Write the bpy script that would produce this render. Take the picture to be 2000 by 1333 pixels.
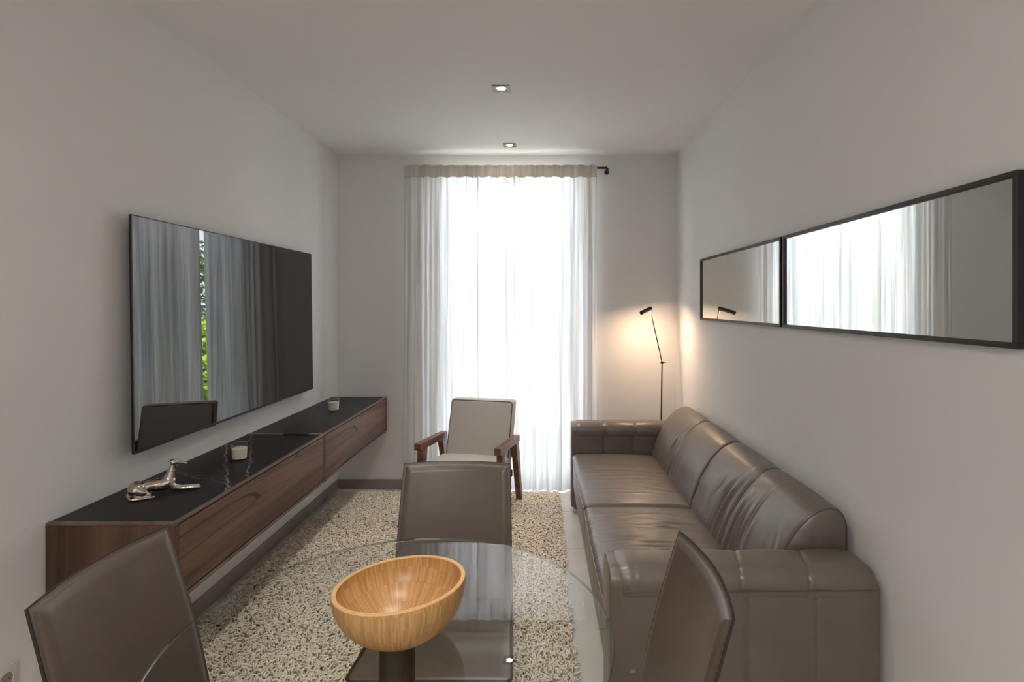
import bpy, bmesh, math, random
import numpy as np
from mathutils import Vector, Matrix

random.seed(7)
rng = np.random.default_rng(7)
for o in list(bpy.data.objects):
    bpy.data.objects.remove(o)
scene = bpy.context.scene
col = scene.collection

# ------------------------------------------------------------------ camera
F, VX, VY, CH = 1060.0, 1055.0, 596.0, 1.5        # focal in px, vanishing point, camera height
cam = bpy.data.cameras.new('camera')
cam.sensor_width = 36.0
cam.lens = F / 2000 * 36
cam.shift_x = (1000 - VX) / 2000
cam.shift_y = (VY - 666.5) / 2000
cam.clip_start = 0.02
camo = bpy.data.objects.new('camera', cam)
camo.location = (0, 0, CH)
camo.rotation_euler = (math.pi / 2, 0, 0)
col.objects.link(camo)
scene.camera = camo

# ------------------------------------------------------------------ world, sun, exposure
W_STRENGTH = 4.9
SUN_STRENGTH = 22.0
LAMP_W = 23.0            # each recessed downlight
FILL_W = 19.0            # fill panel added behind the camera to brighten the room
READ_W = 2.2             # reading lamp
EXPOSURE = 0.92

w = bpy.data.worlds.new('sky')
scene.world = w
w.use_nodes = True
wn = w.node_tree.nodes
bgn = wn['Background']
bgn.inputs[0].default_value = (0.80, 0.875, 1.0, 1)
bgn.inputs[1].default_value = W_STRENGTH

sun = bpy.data.lights.new('sun', 'SUN')
sun.energy = SUN_STRENGTH
sun.angle = math.radians(0.6)
sun.color = (1.0, 0.95, 0.86)
suno = bpy.data.objects.new('sun', sun)
suno.rotation_euler = (math.radians(38), 0, math.radians(12))   # high, from behind the house
suno.location = (0, -4, 8)
col.objects.link(suno)

scene.view_settings.view_transform = 'Standard'
scene.view_settings.look = 'None'
scene.view_settings.gamma = 1
scene.view_settings.use_curve_mapping = False
scene.view_settings.exposure = EXPOSURE
scene.cycles.use_denoising = True
scene.cycles.max_bounces = 12
scene.cycles.diffuse_bounces = 6
scene.cycles.glossy_bounces = 6
scene.cycles.transmission_bounces = 8
scene.cycles.transparent_max_bounces = 24
scene.cycles.caustics_reflective = False
scene.cycles.caustics_refractive = False
scene.cycles.sample_clamp_indirect = 6.0

# ------------------------------------------------------------------ room numbers (metres)
XL, XR, YB, ZC = -1.655, 1.116, 4.43, 2.726
YR = -2.6                                             # wall behind the camera
WX0, WX1, WZ1 = -0.86, 0.37, 2.632                    # window-door opening

# ------------------------------------------------------------------ material helpers
def rgb(r, g, b):
    f = lambda c: (c / 255 / 12.92) if c / 255 <= 0.04045 else ((c / 255 + 0.055) / 1.055) ** 2.4
    return (f(r), f(g), f(b), 1)

class NT:
    def __init__(s, name):
        s.m = bpy.data.materials.new(name)
        s.m.use_nodes = True
        s.t = s.m.node_tree
        s.n = s.t.nodes
        s.p = s.n['Principled BSDF']
        s.out = s.n['Material Output']
    def new(s, kind, **kw):
        n = s.n.new('ShaderNode' + kind)
        for k, v in kw.items():
            if hasattr(n, k):
                setattr(n, k, v)
            else:
                n.inputs[k.replace('_', ' ')].default_value = v
        return n
    def link(s, a, b):
        s.t.links.new(a, b)
    def coords(s, scale=(1, 1, 1), kind='Object'):
        tc = s.new('TexCoord')
        mp = s.new('Mapping')
        mp.inputs['Scale'].default_value = scale
        s.link(tc.outputs[kind], mp.inputs[0])
        return mp.outputs[0]
    def noise(s, vec, scale, detail=3, rough=0.55, dist=0.0):
        n = s.new('TexNoise')
        n.inputs['Scale'].default_value = scale
        n.inputs['Detail'].default_value = detail
        n.inputs['Roughness'].default_value = rough
        n.inputs['Distortion'].default_value = dist
        s.link(vec, n.inputs['Vector'])
        return n.outputs['Fac']
    def ramp(s, fac, stops):
        r = s.new('ValToRGB')
        e = r.color_ramp.elements
        while len(e) < len(stops):
            e.new(0.5)
        for i, (p, c) in enumerate(stops):
            e[i].position = p
            e[i].color = c if len(c) == 4 else (*c, 1)
        s.link(fac, r.inputs[0])
        return r.outputs[0]
    def math(s, op, a, b=None):
        n = s.new('Math', operation=op)
        for i, v in enumerate((a, b)):
            if v is None:
                continue
            if isinstance(v, (int, float)):
                n.inputs[i].default_value = v
            else:
                s.link(v, n.inputs[i])
        return n.outputs[0]
    def bump(s, h, strength=0.2, dist=0.002):
        b = s.new('Bump')
        b.inputs['Strength'].default_value = strength
        b.inputs['Distance'].default_value = dist
        s.link(h, b.inputs['Height'])
        s.link(b.outputs[0], s.p.inputs['Normal'])
        return b
    def mixc(s, fac, a, b, mode='MIX'):
        n = s.new('Mix', data_type='RGBA', blend_type=mode)
        if isinstance(fac, (int, float)):
            n.inputs[0].default_value = fac
        else:
            s.link(fac, n.inputs[0])
        for i, v in ((6, a), (7, b)):
            if isinstance(v, tuple):
                n.inputs[i].default_value = v
            else:
                s.link(v, n.inputs[i])
        return n.outputs[2]

def plain(name, c, rough=0.5, metallic=0.0, spec=0.5, noise=None):
    t = NT(name)
    t.p.inputs['Roughness'].default_value = rough
    t.p.inputs['Metallic'].default_value = metallic
    t.p.inputs['Specular IOR Level'].default_value = spec
    t.p.inputs['Base Color'].default_value = c
    if noise:
        sc, amt, bs = noise
        v = t.coords()
        n = t.noise(v, sc, 4)
        d = tuple(x * (1 - amt) for x in c[:3]) + (1,)
        l = tuple(min(1, x * (1 + amt)) for x in c[:3]) + (1,)
        t.link(t.ramp(n, [(0.3, d), (0.7, l)]), t.p.inputs['Base Color'])
        if bs:
            t.bump(n, bs, 0.001)
    return t.m

def emit(name, c, strength):
    t = NT(name)
    t.p.inputs['Base Color'].default_value = (0, 0, 0, 1)
    t.p.inputs['Emission Color'].default_value = c
    t.p.inputs['Emission Strength'].default_value = strength
    return t.m

def paint(name, c):
    t = NT(name)
    v = t.coords()
    n = t.noise(v, 1.3, 3)
    t.link(t.ramp(n, [(0.3, tuple(x * 0.975 for x in c[:3])), (0.7, c)]), t.p.inputs['Base Color'])
    t.p.inputs['Roughness'].default_value = 0.75
    t.p.inputs['Specular IOR Level'].default_value = 0.25
    t.bump(t.noise(v, 260, 2), 0.05, 0.0006)
    return t.m

def leather(name, c, rough=0.38, fine=420):
    t = NT(name)
    v = t.coords()
    n = t.noise(v, 9, 4)
    t.link(t.ramp(n, [(0.3, tuple(x * 0.9 for x in c[:3])), (0.7, tuple(x * 1.06 for x in c[:3]))]), t.p.inputs['Base Color'])
    vo = t.new('TexVoronoi')
    vo.inputs['Scale'].default_value = fine
    t.link(v, vo.inputs['Vector'])
    t.link(t.math('MULTIPLY_ADD', t.noise(v, 30, 3), 0.10), t.p.inputs['Roughness'])
    t.p.inputs['Roughness'].links[0].from_node.inputs[2].default_value = rough - 0.05
    t.p.inputs['Specular IOR Level'].default_value = 0.75
    t.bump(vo.outputs['Distance'], 0.10, 0.0008)
    return t.m

def wood(name, axis, dark, mid, light, scale=1.0, rough=0.45, cracks=True):
    t = NT(name)
    s = [9.0 * scale] * 3
    s[axis] = 0.55 * scale
    v = t.coords(tuple(s))
    n1 = t.noise(v, 1.0, 5, 0.6, 0.6)
    s2 = [42.0 * scale] * 3
    s2[axis] = 1.6 * scale
    v2 = t.coords(tuple(s2))
    n2 = t.noise(v2, 1.0, 3, 0.6, 0.3)
    base = t.ramp(n1, [(0.34, dark), (0.48, mid), (0.64, light)])
    grain = t.ramp(n2, [(0.3, (0.72, 0.70, 0.68)), (0.6, (1, 1, 1))])
    c = t.mixc(0.8, base, grain, 'MULTIPLY')
    if cracks:
        s3 = [7.0 * scale] * 3
        s3[axis] = 0.35 * scale
        n3 = t.noise(t.coords(tuple(s3)), 1.0, 2, 0.45, 0.15)
        line = t.math('LESS_THAN', t.math('ABSOLUTE', t.math('SUBTRACT', n3, 0.5)), 0.006)
        c = t.mixc(t.math('MULTIPLY', line, 0.75), c, tuple(x * 0.25 for x in dark[:3]) + (1,))
    t.link(c, t.p.inputs['Base Color'])
    t.p.inputs['Roughness'].default_value = rough
    t.bump(n2, 0.12, 0.0008)
    return t.m

def pane_glass(name, tint, ior=1.5, rough=0.0):
    """flat sheet glass: Fresnel reflection on the outside, straight transmission"""
    t = NT(name)
    fr = t.new('Fresnel')
    fr.inputs['IOR'].default_value = ior
    ge = t.new('NewGeometry')
    fac = t.math('MULTIPLY', fr.outputs[0], t.math('SUBTRACT', 1.0, ge.outputs['Backfacing']))
    tr = t.new('BsdfTransparent')
    tr.inputs[0].default_value = tint
    gl = t.new('BsdfGlossy')
    gl.inputs['Roughness'].default_value = rough
    mx = t.new('MixShader')
    t.link(fac, mx.inputs[0])
    t.link(tr.outputs[0], mx.inputs[1])
    t.link(gl.outputs[0], mx.inputs[2])
    t.link(mx.outputs[0], t.out.inputs['Surface'])
    return t.m

def linen(name, c, transl, transp):
    t = NT(name)
    v = t.coords((95, 95, 1.1))
    streak = t.noise(v, 1.0, 3, 0.6)
    v2 = t.coords((500, 500, 500))
    weave = t.noise(v2, 1.0, 2)
    v3 = t.coords((26, 26, 0.35))
    broad = t.noise(v3, 1.0, 3, 0.55)
    colr = t.mixc(1.0, t.ramp(streak, [(0.34, tuple(x * 0.50 for x in c[:3])), (0.66, c)]),
                  t.ramp(broad, [(0.32, (0.42, 0.44, 0.48)), (0.62, (1, 1, 1))]), 'MULTIPLY')
    di = t.new('BsdfDiffuse')
    tl = t.new('BsdfTranslucent')
    tp = t.new('BsdfTransparent')
    di.inputs[0].default_value = c
    t.link(colr, tl.inputs[0])
    m1 = t.new('MixShader')
    m1.inputs[0].default_value = transl
    t.link(di.outputs[0], m1.inputs[1])
    t.link(tl.outputs[0], m1.inputs[2])
    m2 = t.new('MixShader')
    f = t.math('MULTIPLY', t.ramp(t.math('ADD', t.math('MULTIPLY', streak, 0.6), t.math('MULTIPLY', weave, 0.4)),
                                  [(0.35, (0.4, 0.4, 0.4)), (0.65, (1.6, 1.6, 1.6))]), transp)
    t.link(f, m2.inputs[0])
    t.link(m1.outputs[0], m2.inputs[1])
    t.link(tp.outputs[0], m2.inputs[2])
    t.link(m2.outputs[0], t.out.inputs['Surface'])
    return t.m

# ------------------------------------------------------------------ mesh helpers
def tag(o, label=None, cat=None, group=None, kind=None):
    if label: o['label'] = label
    if cat: o['category'] = cat
    if group: o['group'] = group
    if kind: o['kind'] = kind
    return o

def thing(name, loc, label, cat, group=None, rz=0.0):
    o = bpy.data.objects.new(name, None)
    o.empty_display_size = 0.05
    o.location = loc
    o.rotation_euler = (0, 0, rz)
    col.objects.link(o)
    return tag(o, label, cat, group)

def rootloc(p):
    v = Vector((0, 0, 0))
    while p is not None:
        v += p.location
        p = p.parent
    return v

def obj(name, vf, mat, parent=None, smooth=True, angle=35, world=False):
    """one mesh object; vertices are local to the parent unless world=True"""
    V, Fc = vf
    V = np.asarray(V, dtype=float)
    if world and parent is not None:
        V = V - np.array(rootloc(parent))
    me = bpy.data.meshes.new(name)
    me.from_pydata(V.tolist(), [], [tuple(int(i) for i in f) for f in Fc])
    bm = bmesh.new()
    bm.from_mesh(me)
    bmesh.ops.recalc_face_normals(bm, faces=bm.faces)
    bm.to_mesh(me)
    bm.free()
    if smooth:
        me.shade_smooth()
        if angle:
            me.set_sharp_from_angle(angle=math.radians(angle))
    me.materials.append(mat)
    o = bpy.data.objects.new(name, me)
    o.parent = parent
    col.objects.link(o)
    return o

def join(*vfs):
    V, Fc, n = [], [], 0
    for v, f in vfs:
        v = np.asarray(v, dtype=float)
        V.append(v)
        Fc += [tuple(i + n for i in q) for q in f]
        n += len(v)
    return np.vstack(V), Fc

def box(x0, x1, y0, y1, z0, z1, bev=0.0, seg=2):
    bm = bmesh.new()
    bmesh.ops.create_cube(bm, size=1)
    for v in bm.verts:
        v.co = Vector((x0 + (v.co.x + .5) * (x1 - x0), y0 + (v.co.y + .5) * (y1 - y0), z0 + (v.co.z + .5) * (z1 - z0)))
    if bev > 0:
        bmesh.ops.bevel(bm, geom=list(bm.edges), offset=bev, segments=seg, affect='EDGES', profile=0.5)
    return take(bm)

def take(bm):
    bm.verts.index_update()
    V = np.array([v.co[:] for v in bm.verts])
    Fc = [tuple(v.index for v in f.verts) for f in bm.faces]
    bm.free()
    return V, Fc

def prism(pts, h0, h1, axis, bev=0.0, seg=2):
    """extrude a 2-D polygon along axis; the 2-D axes are the remaining two in order"""
    bm = bmesh.new()
    idx = [i for i in range(3) if i != axis]
    lo, hi = [], []
    for p in pts:
        for lst, h in ((lo, h0), (hi, h1)):
            c = [0, 0, 0]
            c[idx[0]], c[idx[1]], c[axis] = p[0], p[1], h
            lst.append(bm.verts.new(c))
    n = len(pts)
    bm.faces.new(lo)
    bm.faces.new(hi[::-1])
    for i in range(n):
        bm.faces.new((lo[i], hi[i], hi[(i + 1) % n], lo[(i + 1) % n]))
    bmesh.ops.recalc_face_normals(bm, faces=bm.faces)
    if bev > 0:
        bmesh.ops.bevel(bm, geom=list(bm.edges), offset=bev, segments=seg, affect='EDGES', profile=0.5)
    return take(bm)

def lathe(prof, n=48, cx=0, cy=0, cz=0):
    V, Fc = [], []
    m = len(prof)
    for r, z in prof:
        r = max(r, 1e-5)
        for k in range(n):
            a = 2 * math.pi * k / n
            V.append((cx + r * math.cos(a), cy + r * math.sin(a), cz + z))
    for i in range(m - 1):
        for k in range(n):
            Fc.append((i * n + k, i * n + (k + 1) % n, (i + 1) * n + (k + 1) % n, (i + 1) * n + k))
    return np.array(V), Fc

def tube(path, rad, n=8, closed=False, caps=True):
    P = [Vector(p) for p in path]
    R = rad if hasattr(rad, '__len__') else [rad] * len(P)
    V, Fc = [], []
    up = None
    for i, p in enumerate(P):
        if closed:
            d = P[(i + 1) % len(P)] - P[i - 1]
        else:
            d = P[min(i + 1, len(P) - 1)] - P[max(i - 1, 0)]
        d.normalize()
        if up is None:
            up = d.orthogonal().normalized()
        up = (up - d * up.dot(d))
        if up.length < 1e-6:
            up = d.orthogonal()
        up.normalize()
        s = d.cross(up)
        for k in range(n):
            a = 2 * math.pi * k / n
            V.append(tuple(p + (up * math.cos(a) + s * math.sin(a)) * R[i]))
    m = len(P)
    for i in range(m if closed else m - 1):
        j = (i + 1) % m
        for k in range(n):
            Fc.append((i * n + k, i * n + (k + 1) % n, j * n + (k + 1) % n, j * n + k))
    if caps and not closed:
        Fc.append(tuple(range(n))[::-1])
        Fc.append(tuple((m - 1) * n + k for k in range(n)))
    return np.array(V), Fc

def ball(c, r, n=12, m=8):
    rr = r if hasattr(r, '__len__') else (r, r, r)
    prof = [(math.sin(math.pi * i / m), -math.cos(math.pi * i / m)) for i in range(m + 1)]
    V, Fc = lathe(prof, n)
    return V * np.array(rr) + np.array(c), Fc

def rbox(x0, x1, y0, y1, z0, z1, r, res, deform=None):
    """rounded box with an even dense grid, for cushions; deform(P, N, U) -> P"""
    lo, hi = np.array([x0, y0, z0]), np.array([x1, y1, z1])
    S = hi - lo
    ctr = (lo + hi) / 2
    ticks = []
    for a in range(3):
        L = S[a]
        inner = np.linspace(-L / 2 + r, L / 2 - r, max(2, int(round((L - 2 * r) / res)) + 1))
        k = 4
        e = r * (1 - np.tan(np.linspace(0, math.pi / 4, k + 1)[1:]))   # even arc steps
        e2 = r * np.tan(np.linspace(0, math.pi / 4, k + 1)[1:])
        ticks.append(np.concatenate([(-L / 2 + r - e2)[::-1], inner, (L / 2 - r + e2)]))
    V, Fc, idx = [], [], {}
    def vid(p):
        key = tuple(np.round(p, 6))
        if key not in idx:
            idx[key] = len(V)
            V.append(p)
        return idx[key]
    for a in range(3):
        b, c = (a + 1) % 3, (a + 2) % 3
        for sgn in (-1, 1):
            g = np.zeros((len(ticks[b]), len(ticks[c])), dtype=int)
            for i, tb in enumerate(ticks[b]):
                for j, tc in enumerate(ticks[c]):
                    p = np.zeros(3)
                    p[a], p[b], p[c] = sgn * S[a] / 2, tb, tc
                    g[i, j] = vid(p)
            for i in range(g.shape[0] - 1):
                for j in range(g.shape[1] - 1):
                    q = (g[i, j], g[i + 1, j], g[i + 1, j + 1], g[i, j + 1])
                    Fc.append(q if sgn > 0 else q[::-1])
    C = np.array(V)
    q = np.clip(C, -S / 2 + r, S / 2 - r)
    d = C - q
    N = d / np.maximum(np.linalg.norm(d, axis=1, keepdims=True), 1e-9)
    P = q + r * N + ctr
    if deform is not None:
        P = deform(P, N, (P - ctr) / (S / 2))
    return P, Fc

def grid_faces(nu, nv, off=0, flip=False):
    Fc = []
    for i in range(nu - 1):
        for j in range(nv - 1):
            q = (off + i * nv + j, off + (i + 1) * nv + j, off + (i + 1) * nv + j + 1, off + i * nv + j + 1)
            Fc.append(q[::-1] if flip else q)
    return Fc

def shell(A, B):
    """closed slab from two (nu, nv, 3) grids"""
    nu, nv = A.shape[:2]
    V = np.vstack([A.reshape(-1, 3), B.reshape(-1, 3)])
    n = nu * nv
    Fc = grid_faces(nu, nv) + grid_faces(nu, nv, n, True)
    bd = [(i, 0) for i in range(nu)] + [(nu - 1, j) for j in range(1, nv)] + \
         [(i, nv - 1) for i in range(nu - 2, -1, -1)] + [(0, j) for j in range(nv - 2, 0, -1)]
    ids = [i * nv + j for i, j in bd]
    for k in range(len(ids)):
        a, b = ids[k], ids[(k + 1) % len(ids)]
        Fc.append((a, b, b + n, a + n))
    return V, Fc

def copy_tree(o, parent=None):
    c = o.copy()
    col.objects.link(c)
    c.parent = parent
    for ch in list(o.children):
        copy_tree(ch, c)
    return c

def smooth_noise(x, seed, k=7):
    r = np.random.default_rng(seed)
    f = r.uniform(0.5, 3.5, k)
    p = r.uniform(0, 6.28, k)
    a = r.uniform(0.4, 1.0, k)
    return sum(a[i] * np.sin(f[i] * x + p[i]) for i in range(k)) / a.sum() * 1.7

# ------------------------------------------------------------------ materials
M = {}
M['wall'] = paint('wall_paint', (0.79, 0.785, 0.78, 1))
M['ceiling'] = paint('ceiling_paint', (0.84, 0.835, 0.83, 1))
M['grout'] = plain('grout', rgb(150, 145, 138), 0.9)
M['skirting'] = plain('skirting_taupe', rgb(150, 141, 133), 0.5, noise=(3, 0.05, 0))
t = NT('porcelain_tile')
v = t.coords()
n = t.noise(v, 2.2, 5)
t.link(t.ramp(n, [(0.3, rgb(196, 190, 182)), (0.7, rgb(212, 207, 200))]), t.p.inputs['Base Color'])
t.p.inputs['Roughness'].default_value = 0.32
M['tile'] = t.m
M['white_paint'] = plain('white_frame', rgb(225, 225, 222), 0.4)
M['black_metal'] = plain('black_metal', rgb(28, 26, 25), 0.42, noise=(60, 0.1, 0))
M['black_frame'] = plain('black_wood_frame', rgb(34, 28, 27), 0.45, noise=(40, 0.12, 0.05))
M['plastic_white'] = plain('white_plastic', rgb(214, 210, 203), 0.35)
M['socket_hole'] = plain('socket_dark', rgb(40, 38, 36), 0.6)
M['leather_sofa'] = leather('sofa_leather', rgb(106, 97, 90), 0.34)
M['leather_chair'] = leather('chair_leather', rgb(88, 77, 68), 0.33, 600)
M['leather_edge'] = plain('dark_edge', rgb(36, 28, 26), 0.5, noise=(80, 0.1, 0))
M['thread'] = plain('thread', rgb(126, 112, 98), 0.8)
M['piping'] = leather('sofa_piping', rgb(84, 72, 64), 0.4)
M['fabric'] = plain('armchair_fabric', rgb(196, 190, 184), 0.9, spec=0.15, noise=(700, 0.08, 0.3))
M['fabric_piping'] = plain('armchair_piping', rgb(98, 90, 84), 0.9, spec=0.1, noise=(500, 0.1, 0))
M['walnut'] = wood('walnut', 1, (0.085, 0.036, 0.019), (0.175, 0.080, 0.043), (0.250, 0.124, 0.072), 2.2, 0.42, False)
WD, WM, WL = (0.050, 0.022, 0.013), (0.128, 0.065, 0.043), (0.215, 0.122, 0.086)
M['console_front'] = wood('console_wood_front', 1, WD, WM, WL, 1.0, 0.45)
M['console_side'] = wood('console_wood_side', 2, (0.034, 0.014, 0.008), (0.080, 0.038, 0.022), (0.125, 0.064, 0.040), 1.0, 0.5, False)
M['console_edge'] = wood('console_wood_edge', 1, (0.10, 0.058, 0.04), (0.155, 0.095, 0.07), (0.2, 0.13, 0.1), 1.0, 0.4, False)
# black stone with pale veins
t = NT('black_stone')
v = t.coords((1.0, 1.0, 1.0))
wrp = t.noise(v, 3.0, 5, 0.6, 0.8)
mp = t.new('Mapping')
mp.inputs['Rotation'].default_value = (0, 0, math.radians(20))
mp.inputs['Scale'].default_value = (0.9, 1.9, 1)
t.link(v, mp.inputs[0])
nv = t.noise(mp.outputs[0], 1.15, 4, 0.55, 0.5)
sx = t.new('SeparateXYZ')
t.link(v, sx.inputs[0])
jag = t.noise(v, 16, 5, 0.65, 0.3)
brk = t.noise(v, 9, 3, 0.6)
vein = None
# three diagonal veins of the slab: y = a + b x in the slab's own axes
for a_, b_, wdt, amt in ((1.05, -1.72, 0.0090, 1.0), (1.30, -1.95, 0.0080, 0.95), (0.60, -0.55, 0.0040, 0.7), (0.98, 0.9, 0.0030, 0.5)):
    d_ = t.math('SUBTRACT', sx.outputs[1], t.math('MULTIPLY_ADD', sx.outputs[0], b_))
    d_.node.inputs[1].links[0].from_node.inputs[2].default_value = a_
    d_ = t.math('ADD', d_, t.math('MULTIPLY', t.math('SUBTRACT', jag, 0.5), 0.16))
    l_ = t.math('MAXIMUM', t.math('SUBTRACT', 1.0, t.math('DIVIDE', t.math('ABSOLUTE', d_), wdt)), 0.0)
    l_ = t.math('MULTIPLY', l_, t.math('MULTIPLY', t.ramp(brk, [(0.32, (0.1, 0.1, 0.1)), (0.5, (1, 1, 1))]), amt))
    vein = l_ if vein is None else t.math('MAXIMUM', vein, l_)
clouds = t.ramp(wrp, [(0.35, rgb(27, 27, 30)), (0.7, rgb(42, 41, 42))])
t.link(t.mixc(t.math('MULTIPLY', vein, 0.75), clouds, rgb(190, 180, 165)), t.p.inputs['Base Color'])
t.p.inputs['Roughness'].default_value = 0.5
t.p.inputs['Specular IOR Level'].default_value = 0.35
M['stone'] = t.m
M['trim_grey'] = plain('downlight_trim', rgb(112, 110, 112), 0.4, 0.5)
M['stone_plain'] = plain('black_stone_plain', rgb(34, 33, 35), 0.45, spec=0.35, noise=(3.5, 0.25, 0))
M['alu'] = plain('brushed_strip', rgb(135, 128, 122), 0.4, 0.6)
t = NT('screen_glass')
t.p.inputs['Base Color'].default_value = (0.006, 0.006, 0.007, 1)
t.p.inputs['Roughness'].default_value = 0.015
t.p.inputs['Specular IOR Level'].default_value = 0.5
t.p.inputs['IOR'].default_value = 1.68
M['screen'] = t.m
M['tv_case'] = plain('television_case', rgb(20, 20, 24), 0.35)
t = NT('mirror_silver')
t.p.inputs['Base Color'].default_value = (0.80, 0.82, 0.79, 1)
t.p.inputs['Metallic'].default_value = 1
t.p.inputs['Roughness'].default_value = 0.004
M['mirror'] = t.m
M['glass_top'] = pane_glass('table_glass', (0.95, 0.972, 0.963, 1), 1.75)
t = NT('table_glass_edge')
tr = t.new('BsdfTransparent')
tr.inputs[0].default_value = (0.72, 0.78, 0.76, 1)
gl = t.new('BsdfGlossy')
gl.inputs['Roughness'].default_value = 0.05
gl.inputs['Color'].default_value = (0.85, 0.92, 0.9, 1)
mx = t.new('MixShader')
mx.inputs[0].default_value = 0.3
t.link(tr.outputs[0], mx.inputs[1]); t.link(gl.outputs[0], mx.inputs[2]); t.link(mx.outputs[0], t.out.inputs['Surface'])
M['glass_edge'] = t.m
t = NT('rim_glass')
tr = t.new('BsdfTransparent')
gl = t.new('BsdfGlossy')
gl.inputs['Roughness'].default_value = 0.08
mx = t.new('MixShader')
mx.inputs[0].default_value = 0.45
t.link(tr.outputs[0], mx.inputs[1]); t.link(gl.outputs[0], mx.inputs[2]); t.link(mx.outputs[0], t.out.inputs['Surface'])
M['rim_glass'] = t.m
M['window_glass'] = pane_glass('window_glass', (0.97, 0.98, 0.98, 1), 1.5)
M['tumbler'] = pane_glass('tumbler_glass', (0.975, 0.975, 0.97, 1), 1.7)
t = NT('candle_wax')
t.p.inputs['Base Color'].default_value = rgb(242, 236, 224)
t.p.inputs['Roughness'].default_value = 0.5
t.p.inputs['Subsurface Weight'].default_value = 0.3
t.p.inputs['Subsurface Radius'].default_value = (0.01, 0.007, 0.004)
M['wax'] = t.m
M['chrome'] = plain('warm_silver', (0.60, 0.53, 0.47, 1), 0.10, 1.0)
M['linen'] = linen('curtain_linen', (0.88, 0.87, 0.855, 1), 0.40, 0.02)
M['linen_band'] = linen('curtain_band', (0.84, 0.79, 0.72, 1), 0.36, 0.0)
# bamboo strips of the bowl
t = NT('bamboo')
tc = t.new('TexCoord')
sp = t.new('SeparateXYZ')
t.link(tc.outputs['Object'], sp.inputs[0])
ang = t.math('ARCTAN2', sp.outputs[1], sp.outputs[0])
cb = t.new('CombineXYZ')
t.link(t.math('MULTIPLY', ang, 13.0), cb.inputs[0])
t.link(t.math('MULTIPLY', sp.outputs[2], 28.0), cb.inputs[1])
br = t.new('TexBrick')
br.offset = 0.5
br.inputs['Scale'].default_value = 1.0
br.inputs['Brick Width'].default_value = 0.42
br.inputs['Row Height'].default_value = 0.85
br.inputs['Mortar Size'].default_value = 0.005
br.inputs['Color1'].default_value = rgb(210, 168, 114)
br.inputs['Color2'].default_value = rgb(186, 140, 90)
br.inputs['Mortar'].default_value = rgb(178, 132, 84)
t.link(cb.outputs[0], br.inputs['Vector'])
cb2 = t.new('CombineXYZ')
t.link(t.math('MULTIPLY', ang, 40.0), cb2.inputs[0])
t.link(t.math('MULTIPLY', sp.outputs[2], 14.0), cb2.inputs[1])
g = t.noise(cb2.outputs[0], 1.0, 4)
t.link(t.mixc(0.7, br.outputs['Color'], t.ramp(g, [(0.3, (0.78, 0.74, 0.68)), (0.65, (1.05, 1.04, 1.02))]), 'MULTIPLY'), t.p.inputs['Base Color'])
t.p.inputs['Roughness'].default_value = 0.33
M['bamboo'] = t.m
M['bamboo_rim'] = plain('bamboo_rim', rgb(222, 176, 116), 0.38, noise=(60, 0.08, 0))
t = NT('rug_pile')
v = t.coords()
n = t.noise(v, 55, 3)
t.link(t.ramp(n, [(0.30, rgb(228, 212, 192)), (0.5, rgb(243, 230, 212)), (0.72, rgb(250, 242, 228))]), t.p.inputs['Base Color'])
t.p.inputs['Roughness'].default_value = 0.95
t.p.inputs['Specular IOR Level'].default_value = 0.1
M['rug'] = t.m
M['rug_base'] = plain('rug_backing', rgb(196, 180, 160), 0.95, noise=(90, 0.2, 0))
M['lamp_glow'] = emit('lamp_glow', (1.0, 0.88, 0.72, 1), 22.0)
M['read_glow'] = emit('reading_glow', (1.0, 0.72, 0.42, 1), 8.0)
M['fill_glow'] = emit('fill_glow', (1.0, 0.96, 0.9, 1), 3.0)
M['leaf'] = plain('leaf_green', rgb(150, 178, 48), 0.5, noise=(8, 0.45, 0))
M['leaf_dark'] = plain('leaf_dark', rgb(84, 112, 52), 0.5, noise=(8, 0.4, 0))
M['bark'] = plain('bark', rgb(88, 72, 58), 0.9, noise=(20, 0.2, 0.3))
M['paving'] = plain('terrace_paving', rgb(190, 184, 174), 0.8, noise=(4, 0.08, 0))
M['render_white'] = plain('garden_wall_render', rgb(188, 192, 202), 0.8, noise=(3, 0.05, 0))
M['metal_tag'] = plain('metal_tag', rgb(176, 160, 146), 0.35, 0.7)

# ------------------------------------------------------------------ the setting
def struct(name, vf, m, **kw):
    return tag(obj(name, vf, m, smooth=False, **kw), kind='structure')

TH = 0.2
TB = 0.12
floor = struct('floor', box(XL - TH, XR + TH, YR - TH, YB + TB, -0.2, -0.004), M['grout'])
struct('ceiling', box(XL - TH, XR + TH, YR - TH, YB + TB, ZC, ZC + 0.2), M['ceiling'])
struct('wall_left', box(XL - TH, XL, YR - TH, YB + TB, -0.1, ZC), M['wall'])
struct('wall_right', box(XR, XR + TH, YR - TH, YB + TB, -0.1, ZC), M['wall'])
struct('wall_rear', box(XL, XR, YR - TH, YR, -0.1, ZC), M['wall'])
struct('wall_back', join(box(XL, WX0, YB, YB + TB, -0.1, ZC), box(WX1, XR, YB, YB + TB, -0.1, ZC),
                         box(WX0, WX1, YB, YB + TB, WZ1, ZC)), M['wall'])
struct('baseboard_back', join(box(XL + 0.013, WX0 - 0.005, YB - 0.013, YB, 0, 0.079, 0.002, 1),
                              box(WX1 + 0.005, XR, YB - 0.013, YB, 0, 0.079, 0.002, 1)), M['skirting'])
struct('baseboard_left', box(XL, XL + 0.013, YR, YB, 0, 0.079, 0.002, 1), M['skirting'])
struct('baseboard_right', box(XR - 0.013, XR, YR, YB - 0.013, 0, 0.079, 0.002, 1), M['skirting'])

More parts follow.
